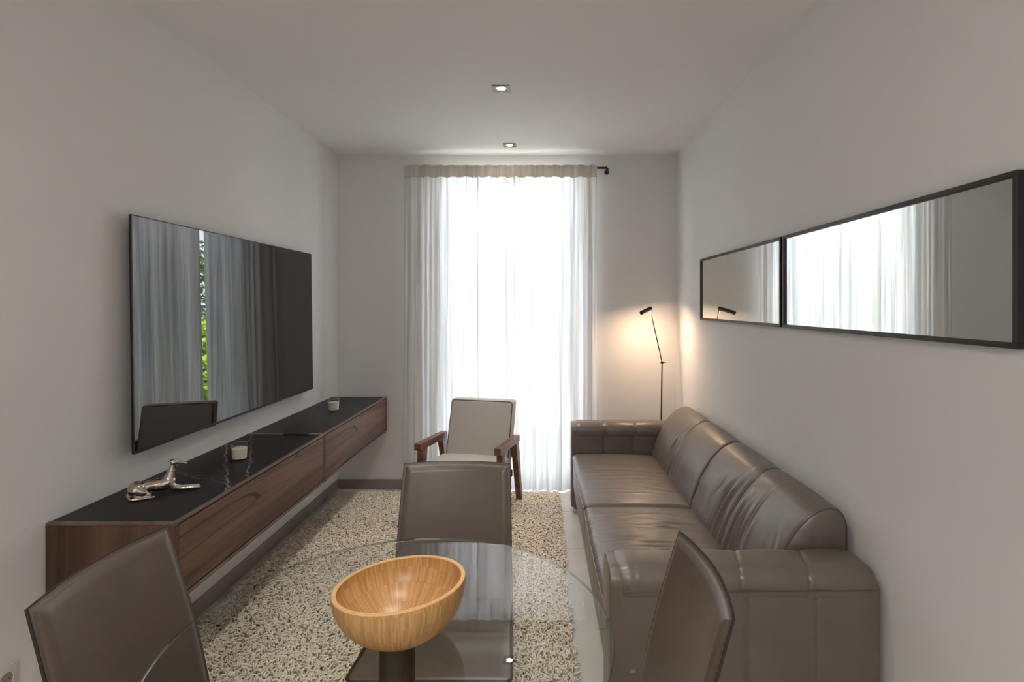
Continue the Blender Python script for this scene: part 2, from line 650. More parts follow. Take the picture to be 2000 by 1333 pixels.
# porcelain floor tiles, joints every 0.6 m
TS = 0.6
tile_me = {}
xs = [XL] + [x for x in np.arange(-2.0, 2, TS) if XL < x < XR] + [XR]
ys = [YR] + [y for y in np.arange(2.74 - 12 * TS, YB, TS) if YR < y < YB] + [YB]
for i in range(len(xs) - 1):
    for j in range(len(ys) - 1):
        sx, sy = round(xs[i + 1] - xs[i], 4), round(ys[j + 1] - ys[j], 4)
        key = (sx, sy)
        if key not in tile_me:
            o = obj('floor_tile', box(0.0012, sx - 0.0012, 0.0012, sy - 0.0012, -0.012, 0.0, 0.0012, 1), M['tile'], floor, smooth=False)
            tile_me[key] = o.data
        else:
            o = bpy.data.objects.new('floor_tile', tile_me[key])
            o.parent = floor
            col.objects.link(o)
        o.location = (xs[i], ys[j], 0)

# glazed door behind the curtain
wy0, wy1 = YB + 0.05, YB + 0.11
win = struct('window_1', join(box(WX0, WX0 + 0.05, wy0, wy1, 0.02, WZ1), box(WX1 - 0.05, WX1, wy0, wy1, 0.02, WZ1),
                              box(WX0 + 0.05, WX1 - 0.05, wy0, wy1, WZ1 - 0.02, WZ1), box(WX0 + 0.05, WX1 - 0.05, wy0, wy1, 0.0, 0.06)), M['white_paint'])
mid = (WX0 + WX1) / 2
for a, b in ((WX0 + 0.05, mid - 0.001), (mid + 0.001, WX1 - 0.05)):
    s = 0.045
    obj('window_sash', join(box(a, a + s, wy0 + .01, wy1 - .01, 0.06, WZ1 - .02), box(b - s, b, wy0 + .01, wy1 - .01, 0.06, WZ1 - .02),
                            box(a + s, b - s, wy0 + .01, wy1 - .01, 0.06, 0.12), box(a + s, b - s, wy0 + .01, wy1 - .01, WZ1 - .05, WZ1 - .02)),
        M['white_paint'], win, smooth=False)
    obj('window_pane', box(a + s, b - s, wy0 + .027, wy0 + .033, 0.12, WZ1 - .05), M['window_glass'], win, smooth=False)
# daylight portal in the opening
pl = bpy.data.lights.new('window_portal', 'AREA')
pl.shape = 'RECTANGLE'
pl.size, pl.size_y = WX1 - WX0, WZ1
pl.cycles.is_portal = True
plo = bpy.data.objects.new('window_portal', pl)
plo.location = (mid, YB + 0.115, WZ1 / 2)
plo.rotation_euler = (math.radians(-90), 0, 0)
col.objects.link(plo)

# garden outside the door
struct('terrace_ground', box(-14, 14, YB + TB, 24, -0.3, -0.04), M['paving'])
struct('garden_wall', box(-14, 14, 13.0, 13.25, -0.04, 2.3), M['render_white'])

# ------------------------------------------------------------------ recessed downlights
def downlight(x, y, label):
    r = thing('recessed_downlight', (x, y, ZC), label, 'downlight', 'square ceiling downlights')
    s, a = 0.049, 0.031
    fr = join(box(-s, s, a, s, -0.006, 0.0, .001, 1), box(-s, s, -s, -a, -0.006, 0.0, .001, 1),
              box(-s, -a, -a, a, -0.006, 0.0), box(a, s, -a, a, -0.006, 0.0))
    obj('trim_plate', fr, M['trim_grey'], r, smooth=False)
    obj('reflector', lathe([(0.044, -0.004), (0.030, -0.0045), (0.024, -0.001)], 32), M['alu'], r)
    obj('lamp_disc', lathe([(0.0241, -0.0015), (0.0, -0.0015)], 32), M['lamp_glow'], r)
    l = bpy.data.lights.new('downlight_beam', 'SPOT')
    l.energy = LAMP_W
    l.spot_size = math.radians(88)
    l.spot_blend = 1.0
    l.shadow_soft_size = 0.035
    l.color = (1.0, 0.92, 0.83)
    lo = bpy.data.objects.new('downlight_beam', l)
    lo.parent = r
    lo.location = (0, 0, -0.05)
    col.objects.link(lo)
downlight(-0.22, 3.07, 'square silver ceiling downlight further from the curtain')
downlight(-0.235, 4.16, 'square silver ceiling downlight just in front of the curtain')
for yy in (1.95, 0.85):
    downlight(-0.22, yy, 'square silver ceiling downlight ' + ('above the far dining chair' if yy > 1.5 else 'above the near side of the glass table'))
def fill_panel(x, y):  # added fill light out of view, lifts the walls; no known fitting
    r = thing('fill_light', (x, y, ZC), 'square white fill panel added to the ceiling behind the camera', 'fill light', 'added fill lights')
    obj('housing', box(-.3, .3, -.3, .3, -.04, 0, .004, 1), M['white_paint'], r, smooth=False)
    obj('diffuser', box(-.285, .285, -.285, .285, -.046, -.0405), M['fill_glow'], r, smooth=False)
    l = bpy.data.lights.new('fill_light_glow', 'AREA')
    l.size = 0.56
    l.energy = FILL_W
    l.color = (1.0, 0.94, 0.87)
    lo = bpy.data.objects.new('fill_light_glow', l)
    lo.parent = r
    lo.location = (0, 0, -0.05)
    col.objects.link(lo)
fill_panel(-0.25, -1.2)

# ------------------------------------------------------------------ floating cabinets
CX0, CX1, CZ0, CZ1 = XL + 0.001, -1.22, 0.495, 0.770
def cabinet(y0, y1, label, near):
    r = thing('wall_cabinet', (CX0, y0, CZ0), label, 'cabinet', 'floating walnut cabinets under the television')
    th = 0.018
    fx = CX1 - 0.019                     # carcass front plane
    rim = 0.016
    k = dict(world=True, smooth=False)
    body = obj('body', join(box(CX0, fx, y0 + th, y1 - th, CZ0, CZ0 + th), box(CX0, CX0 + 0.01, y0 + th, y1 - th, CZ0 + th, CZ1 - th),
                            box(CX0, fx, y0 + th, y1 - th, CZ1 - 0.03, CZ1 - 0.012)), M['console_side'], r, **k)
    for a in (y0, y1 - th):
        obj('side_panel', box(CX0, CX1, a, a + th, CZ0, CZ1 - 0.009, 0.0008, 1), M['console_side'], r, **k)
    obj('bottom_lip', box(fx - 0.02, CX1, y0 + th, y1 - th, CZ0, CZ0 + 0.013, 0.0008, 1), M['console_edge'], r, **k)
    # wooden edging round the stone
    obj('top_edging', join(box(CX1 - rim, CX1, y0, y1, CZ1 - 0.0088, CZ1, 0.0008, 1),
                           box(CX0, CX1 - rim, y0, y0 + rim, CZ1 - 0.0088, CZ1, 0.0008, 1),
                           box(CX0, CX1 - rim, y1 - rim, y1, CZ1 - 0.0088, CZ1, 0.0008, 1)), M['console_edge'], r, **k)
    obj('stone_top', box(CX0 + 0.001, CX1 - rim - 0.0008, y0 + rim + 0.0008, y1 - rim - 0.0008, CZ1 - 0.011, CZ1 - 0.0012, 0.0006, 1), M['stone'] if near else M['stone_plain'], r, **k)
    obj('drop_front', box(fx + 0.002, CX1 - 0.001, y0 + th + 0.002, y1 - th - 0.002, CZ0 + 0.019, CZ1 - 0.0145, 0.0012, 2), M['console_front'], r, **k)
    if near:
        obj('joint_strip', box(CX0, CX1 - 0.02, y1 - 0.0145, y1 - 0.002, CZ1 - 0.001, CZ1 + 0.0025, 0.0008, 1), M['alu'], r, **k)
        obj('cable_grommet', box(-1.44, -1.30, y1 - 0.032, y1 + 0.006 - 0.007, CZ1 - 0.0005, CZ1 + 0.008, 0.002, 2), M['black_metal'], r, **k)
    return r
cabinet(1.814, 3.072, 'floating walnut cabinet with the silver greyhound on its black stone top', True)
cabinet(3.075, 4.312, 'floating walnut cabinet with only a candle on its black stone top', False)

# ------------------------------------------------------------------ television
tv = thing('television', (XL, 2.967, 0.915), 'large flat black television mounted on the white wall', 'television')
TY0, TY1, TZ0, TZ1 = 2.128, 3.806, 0.912, 1.857
def tvx(z):
    return 0.058 - 0.012 * (z - TZ0) / (TZ1 - TZ0)
def tilt(vf):
    V, Fc = vf
    V = V.copy()
    V[:, 0] = XL + V[:, 0] - 0.012 * (V[:, 2] - TZ0) / (TZ1 - TZ0)
    return V, Fc
obj('housing', tilt(join(box(0.0525, 0.0585, TY0 + 0.001, TY1 - 0.001, TZ0 + 0.001, TZ1 - 0.001), box(0.024, 0.0525, TY0 + 0.25, TY1 - 0.25, TZ0 + 0.06, TZ1 - 0.3, 0.003, 2))), M['tv_case'], tv, world=True, smooth=False)
bz = 0.005
obj('bezel', tilt(join(box(0.0585, 0.0625, TY0, TY0 + bz, TZ0, TZ1), box(0.0585, 0.0625, TY1 - bz, TY1, TZ0, TZ1),
                       box(0.0585, 0.0625, TY0 + bz, TY1 - bz, TZ1 - bz, TZ1), box(0.0585, 0.0625, TY0 + bz, TY1 - bz, TZ0, TZ0 + 0.012))), M['tv_case'], tv, world=True, smooth=False)
obj('screen', tilt(box(0.0586, 0.0621, TY0 + bz, TY1 - bz, TZ0 + 0.012, TZ1 - bz)), M['screen'], tv, world=True, smooth=False)
obj('wall_bracket', box(XL + 0.0005, XL + 0.034, 2.75, 3.2, 1.2, 1.55, 0.004, 1), M['black_metal'], tv, world=True, smooth=False)
obj('receiver_bar', tilt(box(0.0355, 0.0605, 2.60, 2.67, TZ0 - 0.005, TZ0 + 0.001, .002, 1)), M['tv_case'], tv, world=True, smooth=False)

# ------------------------------------------------------------------ mirrors
def mirror(y0, y1, label):
    z0, z1 = 1.398, 1.812
    d, wd = 0.020, 0.014
    r = thing('wall_mirror', (XR, (y0 + y1) / 2, z0), label, 'mirror', 'long black framed mirrors')
    k = dict(world=True, smooth=False)
    x0 = XR - d
    for vf in (box(x0, XR - .0005, y0, y1, z0, z0 + wd, .0012, 1), box(x0, XR - .0005, y0, y1, z1 - wd, z1, .0012, 1),
               box(x0, XR - .0005, y0, y0 + wd, z0 + wd, z1 - wd, .0012, 1), box(x0, XR - .0005, y1 - wd, y1, z0 + wd, z1 - wd, .0012, 1)):
        obj('frame_bar', vf, M['black_frame'], r, **k)
    obj('mirror_glass', box(x0 + 0.008, x0 + 0.012, y0 + wd, y1 - wd, z0 + wd, z1 - wd), M['mirror'], r, **k)
mirror(2.478, 3.725, 'black framed wall mirror reflecting the reading lamp, beside the corner')
mirror(1.247, 2.458, 'black framed wall mirror reflecting the bright curtain')

# ------------------------------------------------------------------ curtain, rod
CY = 4.352
def curtain_panel(name, x0, x1, seed, label, gap_side):
    nu, nv = 340, 90
    ztop, zbot, zband = 2.618, 0.012, 2.530
    u = np.linspace(0, 1, nu)
    zz = np.concatenate([np.linspace(zbot, zband, nv - 10), np.linspace(zband, ztop, 11)[1:]])
    U, Z = np.meshgrid(u, zz, indexing='ij')
    low = np.clip((ztop - Z) / (ztop - zbot), 0, 1)           # 0 at the top
    s = U * (x1 - x0) * 8.5
    fold = np.sin(6.28 * s * 0.98 + 1.1 * smooth_noise(s * 0.8, seed) + 0.5 * low * smooth_noise(s * 0.35 + low * 2.0, seed + 1))
    fold2 = np.sin(6.28 * s * 2.15 + 2.2 * smooth_noise(s * 1.2, seed + 2) + low * 1.6)
    pleat = np.sin(6.28 * s * 1.25 + smooth_noise(s, seed + 7))
    amp = 0.002 + 0.022 * np.clip(low - 0.03, 0, 1) ** 0.6
    big = 0.010 * smooth_noise(s * 0.5, seed + 3) * low
    Yc = CY + amp * fold * (0.65 + 0.5 * smooth_noise(s * 0.4, seed + 4)) + 0.005 * fold2 * np.clip(low * 3, 0, 1) + big + 0.003 * pleat * np.exp(-low * 14)
    # linen crinkle
    cr = smooth_noise(U * 210 + 3 * np.sin(Z * 2.2 + U * 9), seed + 5, 9) * smooth_noise(Z * 3.3 + U * 31, seed + 6, 6)
    Yc = Yc + 0.0016 * cr * (Z < zband)
    X = x0 + (x1 - x0) * U + 0.010 * low * smooth_noise(s * 0.7 + low, seed + 8)
    if gap_side:                                             # the edge that meets the other panel curls
        e = np.exp(-((U - (1 if gap_side > 0 else 0)) * (x1 - x0) / 0.05) ** 2)
        lo_ = np.clip(low * 5, 0, 1)
        Yc = Yc * (1 - e * lo_) + (CY + (0.030 if gap_side > 0 else -0.036)) * e * lo_
        X = X * (1 - e * lo_) + (x0 + (x1 - x0) * U) * e * lo_
    Yc = np.clip(Yc, CY - 0.055, YB - 0.016)
    if not gap_side:
        pass
    P = np.stack([X, Yc, Z], -1)
    r = thing(name, ((x0 + x1) / 2, CY, zbot), label, 'curtain', 'linen curtain panels')
    k = nv - 10
    A = P[:, :k]
    obj('cloth', (A.reshape(-1, 3), grid_faces(nu, k)), M['linen'], r, world=True, angle=None)
    B = P[:, k - 1:].copy()
    B2 = B.copy()
    wv = 0.003 * np.sin(np.linspace(0, 1, nu) * (x1 - x0) * 95 + seed)[:, None] + 0.002
    B[:, :, 1] -= 0.0155 + wv
    B2[:, :, 1] += 0.0155 + wv
    ed_ = 0.004 * np.sin(np.linspace(0, 1, nu) * (x1 - x0) * 60 + seed * 2) + 0.002 * np.sin(np.linspace(0, 1, nu) * 140)
    B[:, 0, 2] += ed_ - 0.003; B2[:, 0, 2] += ed_ - 0.003; B[:, -1, 2] += 0.6 * ed_; B2[:, -1, 2] += 0.6 * ed_
    obj('rod_pocket', shell(B, B2), M['linen_band'], r, world=True, angle=50)
    return r
curtain_panel('curtain', -1.088, -0.498, 11, 'off-white linen curtain panel hanging beside the cabinets', 1)
curtain_panel('curtain', -0.505, 0.455, 23, 'off-white linen curtain panel hanging beside the sofa and lamp', -1)
rod = thing('curtain_rod', (0, CY, 2.600), 'thin black metal curtain rod with end brackets', 'curtain rod')
obj('rod', tube([(-1.09, CY, 2.600), (0.527, CY, 2.600)], 0.0085, 12), M['black_metal'], rod, world=True)
for xx in (-1.075, 0.530):
    e = tube([(xx, CY, 2.600), (xx + .012, CY + .02, 2.597), (xx + .012, CY + .04, 2.590), (xx + .012, YB - .006, 2.583)], 0.010, 12)
    obj('bracket', join(e, ball((xx, CY, 2.600), 0.0105)), M['black_metal'], rod, world=True)
    rs = lathe([(0.0, 0.0), (0.019, 0.0), (0.019, 0.006), (0.0, 0.006)], 20)
    V = np.array([(xx + .012 + p[0], YB - 0.0065 + p[2], 2.583 + p[1]) for p in rs[0]])
    obj('wall_rose', (V, rs[1]), M['black_metal'], rod, world=True)

# ------------------------------------------------------------------ shag rug
RX0, RX1, RY0, RY1 = -1.575, 0.150, 1.985, 4.285
rug = thing('shag_rug', ((RX0 + RX1) / 2, (RY0 + RY1) / 2, 0.0), 'cream shaggy rug with twisted yarn pile on the tiles', 'rug')
obj('backing', box(RX0 + .012, RX1 - .012, RY0 + .012, RY1 - .012, 0.0005, 0.008), M['rug_base'], rug, world=True, smooth=False)
sp_ = 0.0106
gx = np.arange(RX0 + .006, RX1 - .004, sp_)
gy = np.arange(RY0 + .006, RY1 - .004, sp_)
G = np.stack(np.meshgrid(gx, gy, indexing='ij'), -1).reshape(-1, 2)
G = G + rng.uniform(-.45, .45, G.shape) * sp_
N_ = len(G)
lean = rng.uniform(0, 2 * np.pi, N_)
ld = np.stack([np.cos(lean), np.sin(lean)], -1)
sd = np.stack([-np.sin(lean), np.cos(lean)], -1)
L_ = rng.uniform(0.016, 0.030, N_)
hh = rng.uniform(0.016, 0.026, N_)
wd = rng.uniform(0.0036, 0.0052, N_)
rings = [(0.0, 0.25, 0.75), (0.25, 0.80, 1.0), (0.75, 1.0, 0.95), (1.15, 0.88, 0.45)]
VV = np.zeros((N_, 12, 3))
for ri, (a, hz, ww) in enumerate(rings):
    cxy = G + ld * (L_ * a)[:, None]
    cz = 0.006 + hh * hz
    for q, (ls, lz) in enumerate(((1.0, -0.35), (-1.0, -0.35), (0.0, 0.75))):
        VV[:, ri * 3 + q, :2] = cxy + sd * (wd * ww * ls)[:, None]
        VV[:, ri * 3 + q, 2] = cz + wd * ww * lz
VV = VV - np.array(rug.location)
fb = []
for ri in range(3):
    for q in range(3):
        fb.append((ri * 3 + q, ri * 3 + (q + 1) % 3, ri * 3 + 3 + (q + 1) % 3, ri * 3 + 3 + q))
quads = (np.arange(N_)[:, None, None] * 12 + np.array(fb)[None]).reshape(-1)
me = bpy.data.meshes.new('pile')
nq = N_ * 9
me.vertices.add(N_ * 12)
me.vertices.foreach_set('co', VV.reshape(-1).astype(np.float32))
me.loops.add(nq * 4)
me.loops.foreach_set('vertex_index', quads.astype(np.int32))
me.polygons.add(nq)
me.polygons.foreach_set('loop_start', (np.arange(nq) * 4).astype(np.int32))
me.update(calc_edges=True)
me.validate()
me.shade_smooth()
me.materials.append(M['rug'])
pile = bpy.data.objects.new('pile', me)
pile.parent = rug
col.objects.link(pile)
pile['kind'] = 'stuff'

# ------------------------------------------------------------------ sofa
SX0, SX1, SY0, SY1 = 0.232, 1.100, 1.743, 4.055
sofa = thing('sofa', ((SX0 + SX1) / 2, (SY0 + SY1) / 2, 0), 'long taupe leather two-cushion sofa against the mirror wall', 'sofa')
SL = M['leather_sofa']
k = dict(world=True)
obj('base', rbox(SX0 + .036, SX1 - .012, SY0 + .02, SY1 - .02, 0.032, 0.25, 0.012, 0.1), SL, sofa, **k)
for fx_, fy_ in ((.34, SY0 + .1), (.34, SY1 - .1), (1.02, SY0 + .1), (1.02, SY1 - .1)):
    obj('foot', lathe([(0, 0), (.022, 0), (.026, .034), (0, .034)], 20, fx_, fy_, 0.0), M['black_metal'], sofa, **k)

def gauss(x, c, s):
    return np.exp(-((x - c) / s) ** 2)

def arm(y0, y1, outer):
    """outer = -1: outer face at y0 (towards the dining table); +1: outer face at y1"""
    seams = (0.452, 0.666, 0.888)
    zs = 0.585
    def side_def(P, N, U):
        P = P.copy()
        xs_ = P[:, 0]
        g = sum(gauss(xs_, s, 0.0045) for s in seams)
        puff = 0.004 * np.abs(np.sin(np.pi * (xs_ - 0.232) / 0.2185))
        f = np.where(np.abs(N[:, 1]) > 0.5, puff - 0.006 * g, 0)
        P[:, 1] += np.sign(N[:, 1]) * f * (1 if True else 0)
        return P
    obj('arm_panel', rbox(SX0 + .008, SX1 - .002, y0 + .002, y1 - .002, 0.032, zs + .012, 0.016, 0.006, side_def), SL, sofa, **k)
    def top_def(P, N, U):
        P = P.copy()
        xs_ = P[:, 0]
        g = sum(gauss(xs_ - 0.022 * U[:, 1] * outer * -1, s, 0.0055) for s in seams)
        up = np.clip(U[:, 2], 0, 1)
        rad = 0.0035 * np.abs(np.sin(np.pi * (xs_ - 0.232) / 0.2185)) - 0.005 * g
        # crown of the roll and gathered folds by the front corner
        rad = rad + 0.006 * (1 - U[:, 1] ** 2) * (U[:, 2] > 0.5)
        fold = 0.0008 * gauss(xs_, 0.285, 0.035) * np.sin((xs_ - .25) * 190)
        P += N * (rad + fold)[:, None] * (N[:, [2]] > -0.3)
        return P
    obj('arm_pad', rbox(SX0, SX1, y0 - .002, y1 + .002, zs - .062, 0.644, 0.052, 0.006, top_def), SL, sofa, **k)
    yo = y0 - .0055 if outer < 0 else y1 + .0055
    obj('arm_seam', tube([(x, yo + 0.002 * -outer * 0, zs - .006 + 0.006 * (x - .23) / .87) for x in np.linspace(SX0 + .03, SX1 - .03, 14)], 0.0022, 6), M['piping'], sofa, **k)
    # front facing panel of the arm
    def fr_def(P, N, U):
        P = P.copy()
        P[:, 0] -= 0.008 * (1 - U[:, 1] ** 2) * (N[:, 0] < -.5)
        P[:, 0] += 0.0025 * np.sin(P[:, 2] * 60 + P[:, 1] * 20) * (N[:, 0] < -.5) * np.abs(U[:, 1])
        return P
    pts_ = [(y0 + .001, 0.05), (y1 - .001, 0.05)]
    for cy_, a0_ in ((y1 - .053, 0), (y0 + .053, 90)):
        for i in range(9):
            a_ = math.radians(a0_ + i * 11.25)
            pts_.append((cy_ + .052 * math.cos(a_), 0.592 + .052 * math.sin(a_)))
    obj('arm_front', prism(pts_, SX0 - .008, SX0 + .06, 0, 0.007, 3), SL, sofa, world=True, angle=50)
arm(SY0, 1.925, -1)
arm(3.885, SY1, 1)
obj('maker_tag', box(0.288, 0.330, SY0 - 0.0015, SY0 + .004, 0.318, 0.330, 0.001, 1), M['metal_tag'], sofa, world=True, smooth=False)

def seat(y0, y1, seed, wr):
    def d(P, N, U):
        P = P.copy()
        x, y, z = P[:, 0], P[:, 1], P[:, 2]
        top = (N[:, 2] > 0.2)
        # crown
        P[:, 2] += 0.020 * (1 - U[:, 1] ** 4) * (1 - np.clip(U[:, 0], -1, 1) ** 4) * top
        P[:, 2] -= 0.012 * np.clip(U[:, 0], 0, 1) * top
        # front edge rolls
        P[:, 0] -= 0.006 * np.cos(U[:, 1] * 1.4) * (N[:, 0] < -.3)
        r_ = np.random.default_rng(seed)
        n_c = 46 if wr > 1 else 26
        for _ in range(n_c):
            yc = y0 + (y1 - y0) * (r_.uniform(0.04, 0.96) if wr > 1 else r_.choice([r_.uniform(0.02, 0.22), r_.uniform(0.3, 0.7)]))
            xc = SX0 + (r_.uniform(0.03, 0.45) if wr > 1 else r_.uniform(0.08, 0.58))
            lx = r_.uniform(0.05, 0.17)
            wy = r_.uniform(0.006, 0.017)
            am = r_.uniform(0.0012, 0.0040) * (1.0 if wr > 1 else 0.45)
            yl = yc + 0.55 * (x - xc) ** 2 * r_.uniform(-1, 1.6) + (x - xc) * r_.uniform(-0.22, 0.12)
            q = (y - yl) / wy
            P[:, 2] += am * (np.exp(-q ** 2) - 0.75 * np.exp(-(q - 1.7) ** 2)) * gauss(x, xc, lx) * top
        # creases on the front face
        fr = (N[:, 0] < -.3)
        P[:, 0] += 0.0011 * wr * np.sin(y * 75 + z * 45 + smooth_noise(y * 13, seed + 2) * 5) * np.clip(.4 + smooth_noise(y * 17, seed + 6), 0, 1) * fr * np.clip((U[:, 2] + .9), 0, 1)
        return P
    o = obj('seat_cushion', rbox(SX0 + .002, 0.845, y0 + .002, y1 - .002, 0.215, 0.438, 0.026, 0.0075, d), SL, sofa, **k)
    pts = [(SX0 + .0025 - 0.006 * math.cos(1.4 * (2 * (yy - y0) / (y1 - y0) - 1)) - .001, yy, 0.414) for yy in np.linspace(y0 + .02, y1 - .02, 40)]
    obj('piping', tube(pts, 0.0035, 8), SL, o, world=True)
    return o
seat(1.927, 2.868, 3, 2.0)
seat(2.872, 3.883, 9, 1.0)

# backrest cushions: swept profile
prof = np.array([(0.790, 0.405), (0.800, 0.450), (0.822, 0.520), (0.850, 0.590), (0.885, 0.655), (0.925, 0.710), (0.970, 0.752),
                 (1.015, 0.775), (1.050, 0.777), (1.078, 0.762), (1.094, 0.730), (1.098, 0.690), (1.098, 0.560), (1.098, 0.405)])
def resample(P, n):
    d = np.r_[0, np.cumsum(np.linalg.norm(np.diff(P, axis=0), axis=1))]
    s = np.linspace(0, d[-1], n)
    # Catmull-like smoothing through dense linear then moving average
    q = np.stack([np.interp(s, d, P[:, 0]), np.interp(s, d, P[:, 1])], -1)
    for _ in range(6):
        q[1:-1] = 0.25 * q[:-2] + 0.5 * q[1:-1] + 0.25 * q[2:]
    return q, s / d[-1]
def back_cushion(y0, y1, seed, strength):
    n, m = 120, 200
    Q, sv = resample(prof, n)
    T = np.gradient(Q, axis=0)
    T /= np.linalg.norm(T, axis=1, keepdims=True)
    Nn = np.stack([-T[:, 1], T[:, 0]], -1)
    yy = np.linspace(0, 1, m)
    S, Tt = np.meshgrid(sv, yy, indexing='ij')
    Lh = y1 - y0
    r_end = 0.02 / Lh
    endd = np.minimum(Tt, 1 - Tt)
    pull = np.where(endd < r_end, 0.012 * (1 - np.sqrt(np.clip(1 - (1 - endd / r_end) ** 2, 0, 1))), 0)
    face = np.clip(1 - np.abs(S - 0.22) / 0.30, 0, 1)
    puff = 0.016 * (np.abs(np.sin(np.pi * 2 * Tt)) ** 0.55) * np.clip(1.1 - S * 1.3, 0, 1) * np.clip(S * 14, 0, 1)
    seam = 0.008 * gauss(Tt, 0.5, 0.007) * (S < 0.74)
    # creases fanning out from the middle seam and the ends, running up the face
    cre = np.zeros_like(S)
    r_ = np.random.default_rng(seed)
    for _ in range(int(22 * strength) + 6):
        far_ = r_.uniform() < 0.2
        tc_ = r_.choice([0.02, 0.98]) + r_.normal() * 0.02 if far_ else 0.5 + r_.normal() * 0.11 - 0.03
        sc_ = r_.uniform(0.08, 0.30)
        ls_ = r_.uniform(0.05, 0.13)
        wt_ = r_.uniform(0.008, 0.021) / Lh
        am_ = r_.uniform(0.0025, 0.0075) * strength
        lean_ = -(tc_ - 0.5) * 0.8 + r_.uniform(-0.10, 0.05)
        q = (Tt - (tc_ + lean_ * (S - sc_) + r_.uniform(-.5, .5) * (S - sc_) ** 2)) / wt_
        cre = cre + am_ * (np.exp(-q ** 2) - 0.8 * np.exp(-(q - 1.8) ** 2)) * np.exp(-((S - sc_) / ls_) ** 2)
    fine = 0.0003 * np.sin(Tt * 240 + 9 * smooth_noise(S * 6 + Tt * 3, seed + 4)) * gauss(S, 0.55, 0.12) * strength
    off = puff - seam - pull + cre + fine
    off = np.where(S > 0.80, -pull, off)
    V = np.zeros((n, m, 3))
    V[..., 0] = Q[:, None, 0] + Nn[:, None, 0] * off
    V[..., 2] = Q[:, None, 1] + Nn[:, None, 1] * off
    V[..., 1] = y0 + Lh * Tt
    V[..., 0] = np.minimum(V[..., 0], XR - 0.014)
    Fc = grid_faces(n, m)
    Vf = V.reshape(-1, 3)
    caps = []
    # ends: puffed caps
    base = len(Vf)
    extra = []
    for j, sgn in ((0, -1), (m - 1, 1)):
        ring0 = [i * m + j for i in range(n)]
        c0 = V[:, j].mean(axis=0)
        prev = ring0
        for kk, (sc, bulge) in enumerate(((0.85, 0.006), (0.5, 0.009), (0.12, 0.010))):
            ring = []
            for i in range(n):
                p = c0 + (V[i, j] - c0) * sc
                p[1] += sgn * (bulge + 0.0018 * math.sin(p[2] * 90 + p[0] * 40))
                ring.append(base + len(extra))
                extra.append(p)
            for i in range(n - 1):
                caps.append((prev[i], prev[i + 1], ring[i + 1], ring[i]))
            caps.append((prev[-1], prev[0], ring[0], ring[-1]))
            prev = ring
        caps.append(tuple(prev))
    bottom = [(i, i + 1, (n - 1) * m + i + 1, (n - 1) * m + i) for i in range(m - 1)]
    Vf = np.vstack([Vf, np.array(extra)])
    o = obj('back_cushion', (Vf, Fc + caps + bottom), SL, sofa, world=True, angle=60)
    for j in (1, m - 2):
        pts = [tuple(V[i, j]) for i in range(0, int(n * .86), 3)]
        obj('piping', tube(pts, 0.0030, 6), M['piping'], o, world=True)
    obj('seam_piping', tube([tuple(V[i, m // 2]) for i in range(0, int(n * .74), 3)], 0.0022, 6), M['piping'], o, world=True)
back_cushion(1.932, 2.868, 5, 1.0)
back_cushion(2.874, 3.880, 15, 0.6)

# ------------------------------------------------------------------ reading lamp
lamp = thing('floor_lamp', (0.925, 4.19, 0), 'slim black reading floor lamp behind the sofa arm in the corner', 'lamp')
jt = Vector((0.932, 4.15, 1.060))
pv = Vector((0.838, 4.139, 1.472))
tip = Vector((0.752, 4.045, 1.440))
obj('base', lathe([(0, 0), (.105, 0), (.105, .010), (.1, .014), (0.012, .016), (.012, .03), (0, .03)], 40, 0.925, 4.19, 0.0005), M['black_metal'], lamp, world=True)
obj('pole', tube([(0.925, 4.19, 0.02), tuple(jt)], 0.0052, 10), M['black_metal'], lamp, world=True)
obj('arm', tube([tuple(jt), tuple(pv)], 0.0042, 10), M['black_metal'], lamp, world=True)
jn = obj('joint', join(ball(tuple(jt), 0.011, 14, 10), tube([tuple(jt + Vector((-.012, 0, 0))), tuple(jt + Vector((.016, 0, 0)))], 0.006, 10)), M['black_metal'], lamp, world=True)
obj('joint_lever', tube([tuple(jt), tuple(jt + Vector((.034, -.004, .002)))], [0.003, 0.0015], 8), M['black_metal'], jn, world=True)
hd = (tip - pv).normalized()
p0, p1 = pv - hd * 0.012, tip
side = hd.cross(Vector((0, 0, 1))).normalized()
upv = side.cross(hd).normalized()
path = [p0, p0 + hd * .003, p0.lerp(p1, .5), p1 - hd * .003, p1]
obj('lamp_head', tube([tuple(p) for p in path], [0.010, 0.0145, 0.0145, 0.0145, 0.009], 16), M['black_metal'], lamp, world=True)
c0 = p0.lerp(p1, 0.5) - upv * 0.0139
qs = [c0 + hd * (a * .045) + side * (b * .0035) for a, b in ((-1, -1), (1, -1), (1, 1), (-1, 1))]
qs2 = [q + upv * 0.002 for q in qs]
obj('light_strip', ([tuple(q) for q in qs + qs2], [(0, 1, 2, 3), (7, 6, 5, 4), (0, 4, 5, 1), (1, 5, 6, 2), (2, 6, 7, 3), (3, 7, 4, 0)]), M['read_glow'], lamp, world=True, smooth=False)
al = bpy.data.lights.new('reading_light', 'AREA')
al.shape = 'RECTANGLE'
al.size, al.size_y = 0.09, 0.014
al.energy = READ_W
al.color = (1.0, 0.68, 0.43)
alo = bpy.data.objects.new('reading_light', al)
rotm = Matrix((hd, side, upv)).transposed()
if rotm.determinant() < 0:
    rotm = Matrix((hd, -side, upv)).transposed()
alo.matrix_world = Matrix.Translation(c0 - upv * 0.0025) @ rotm.to_4x4()
al_loc = alo.matrix_world.copy()
alo.parent = lamp
alo.matrix_parent_inverse = Matrix.Translation(-Vector(lamp.location))
alo.matrix_basis = al_loc
col.objects.link(alo)

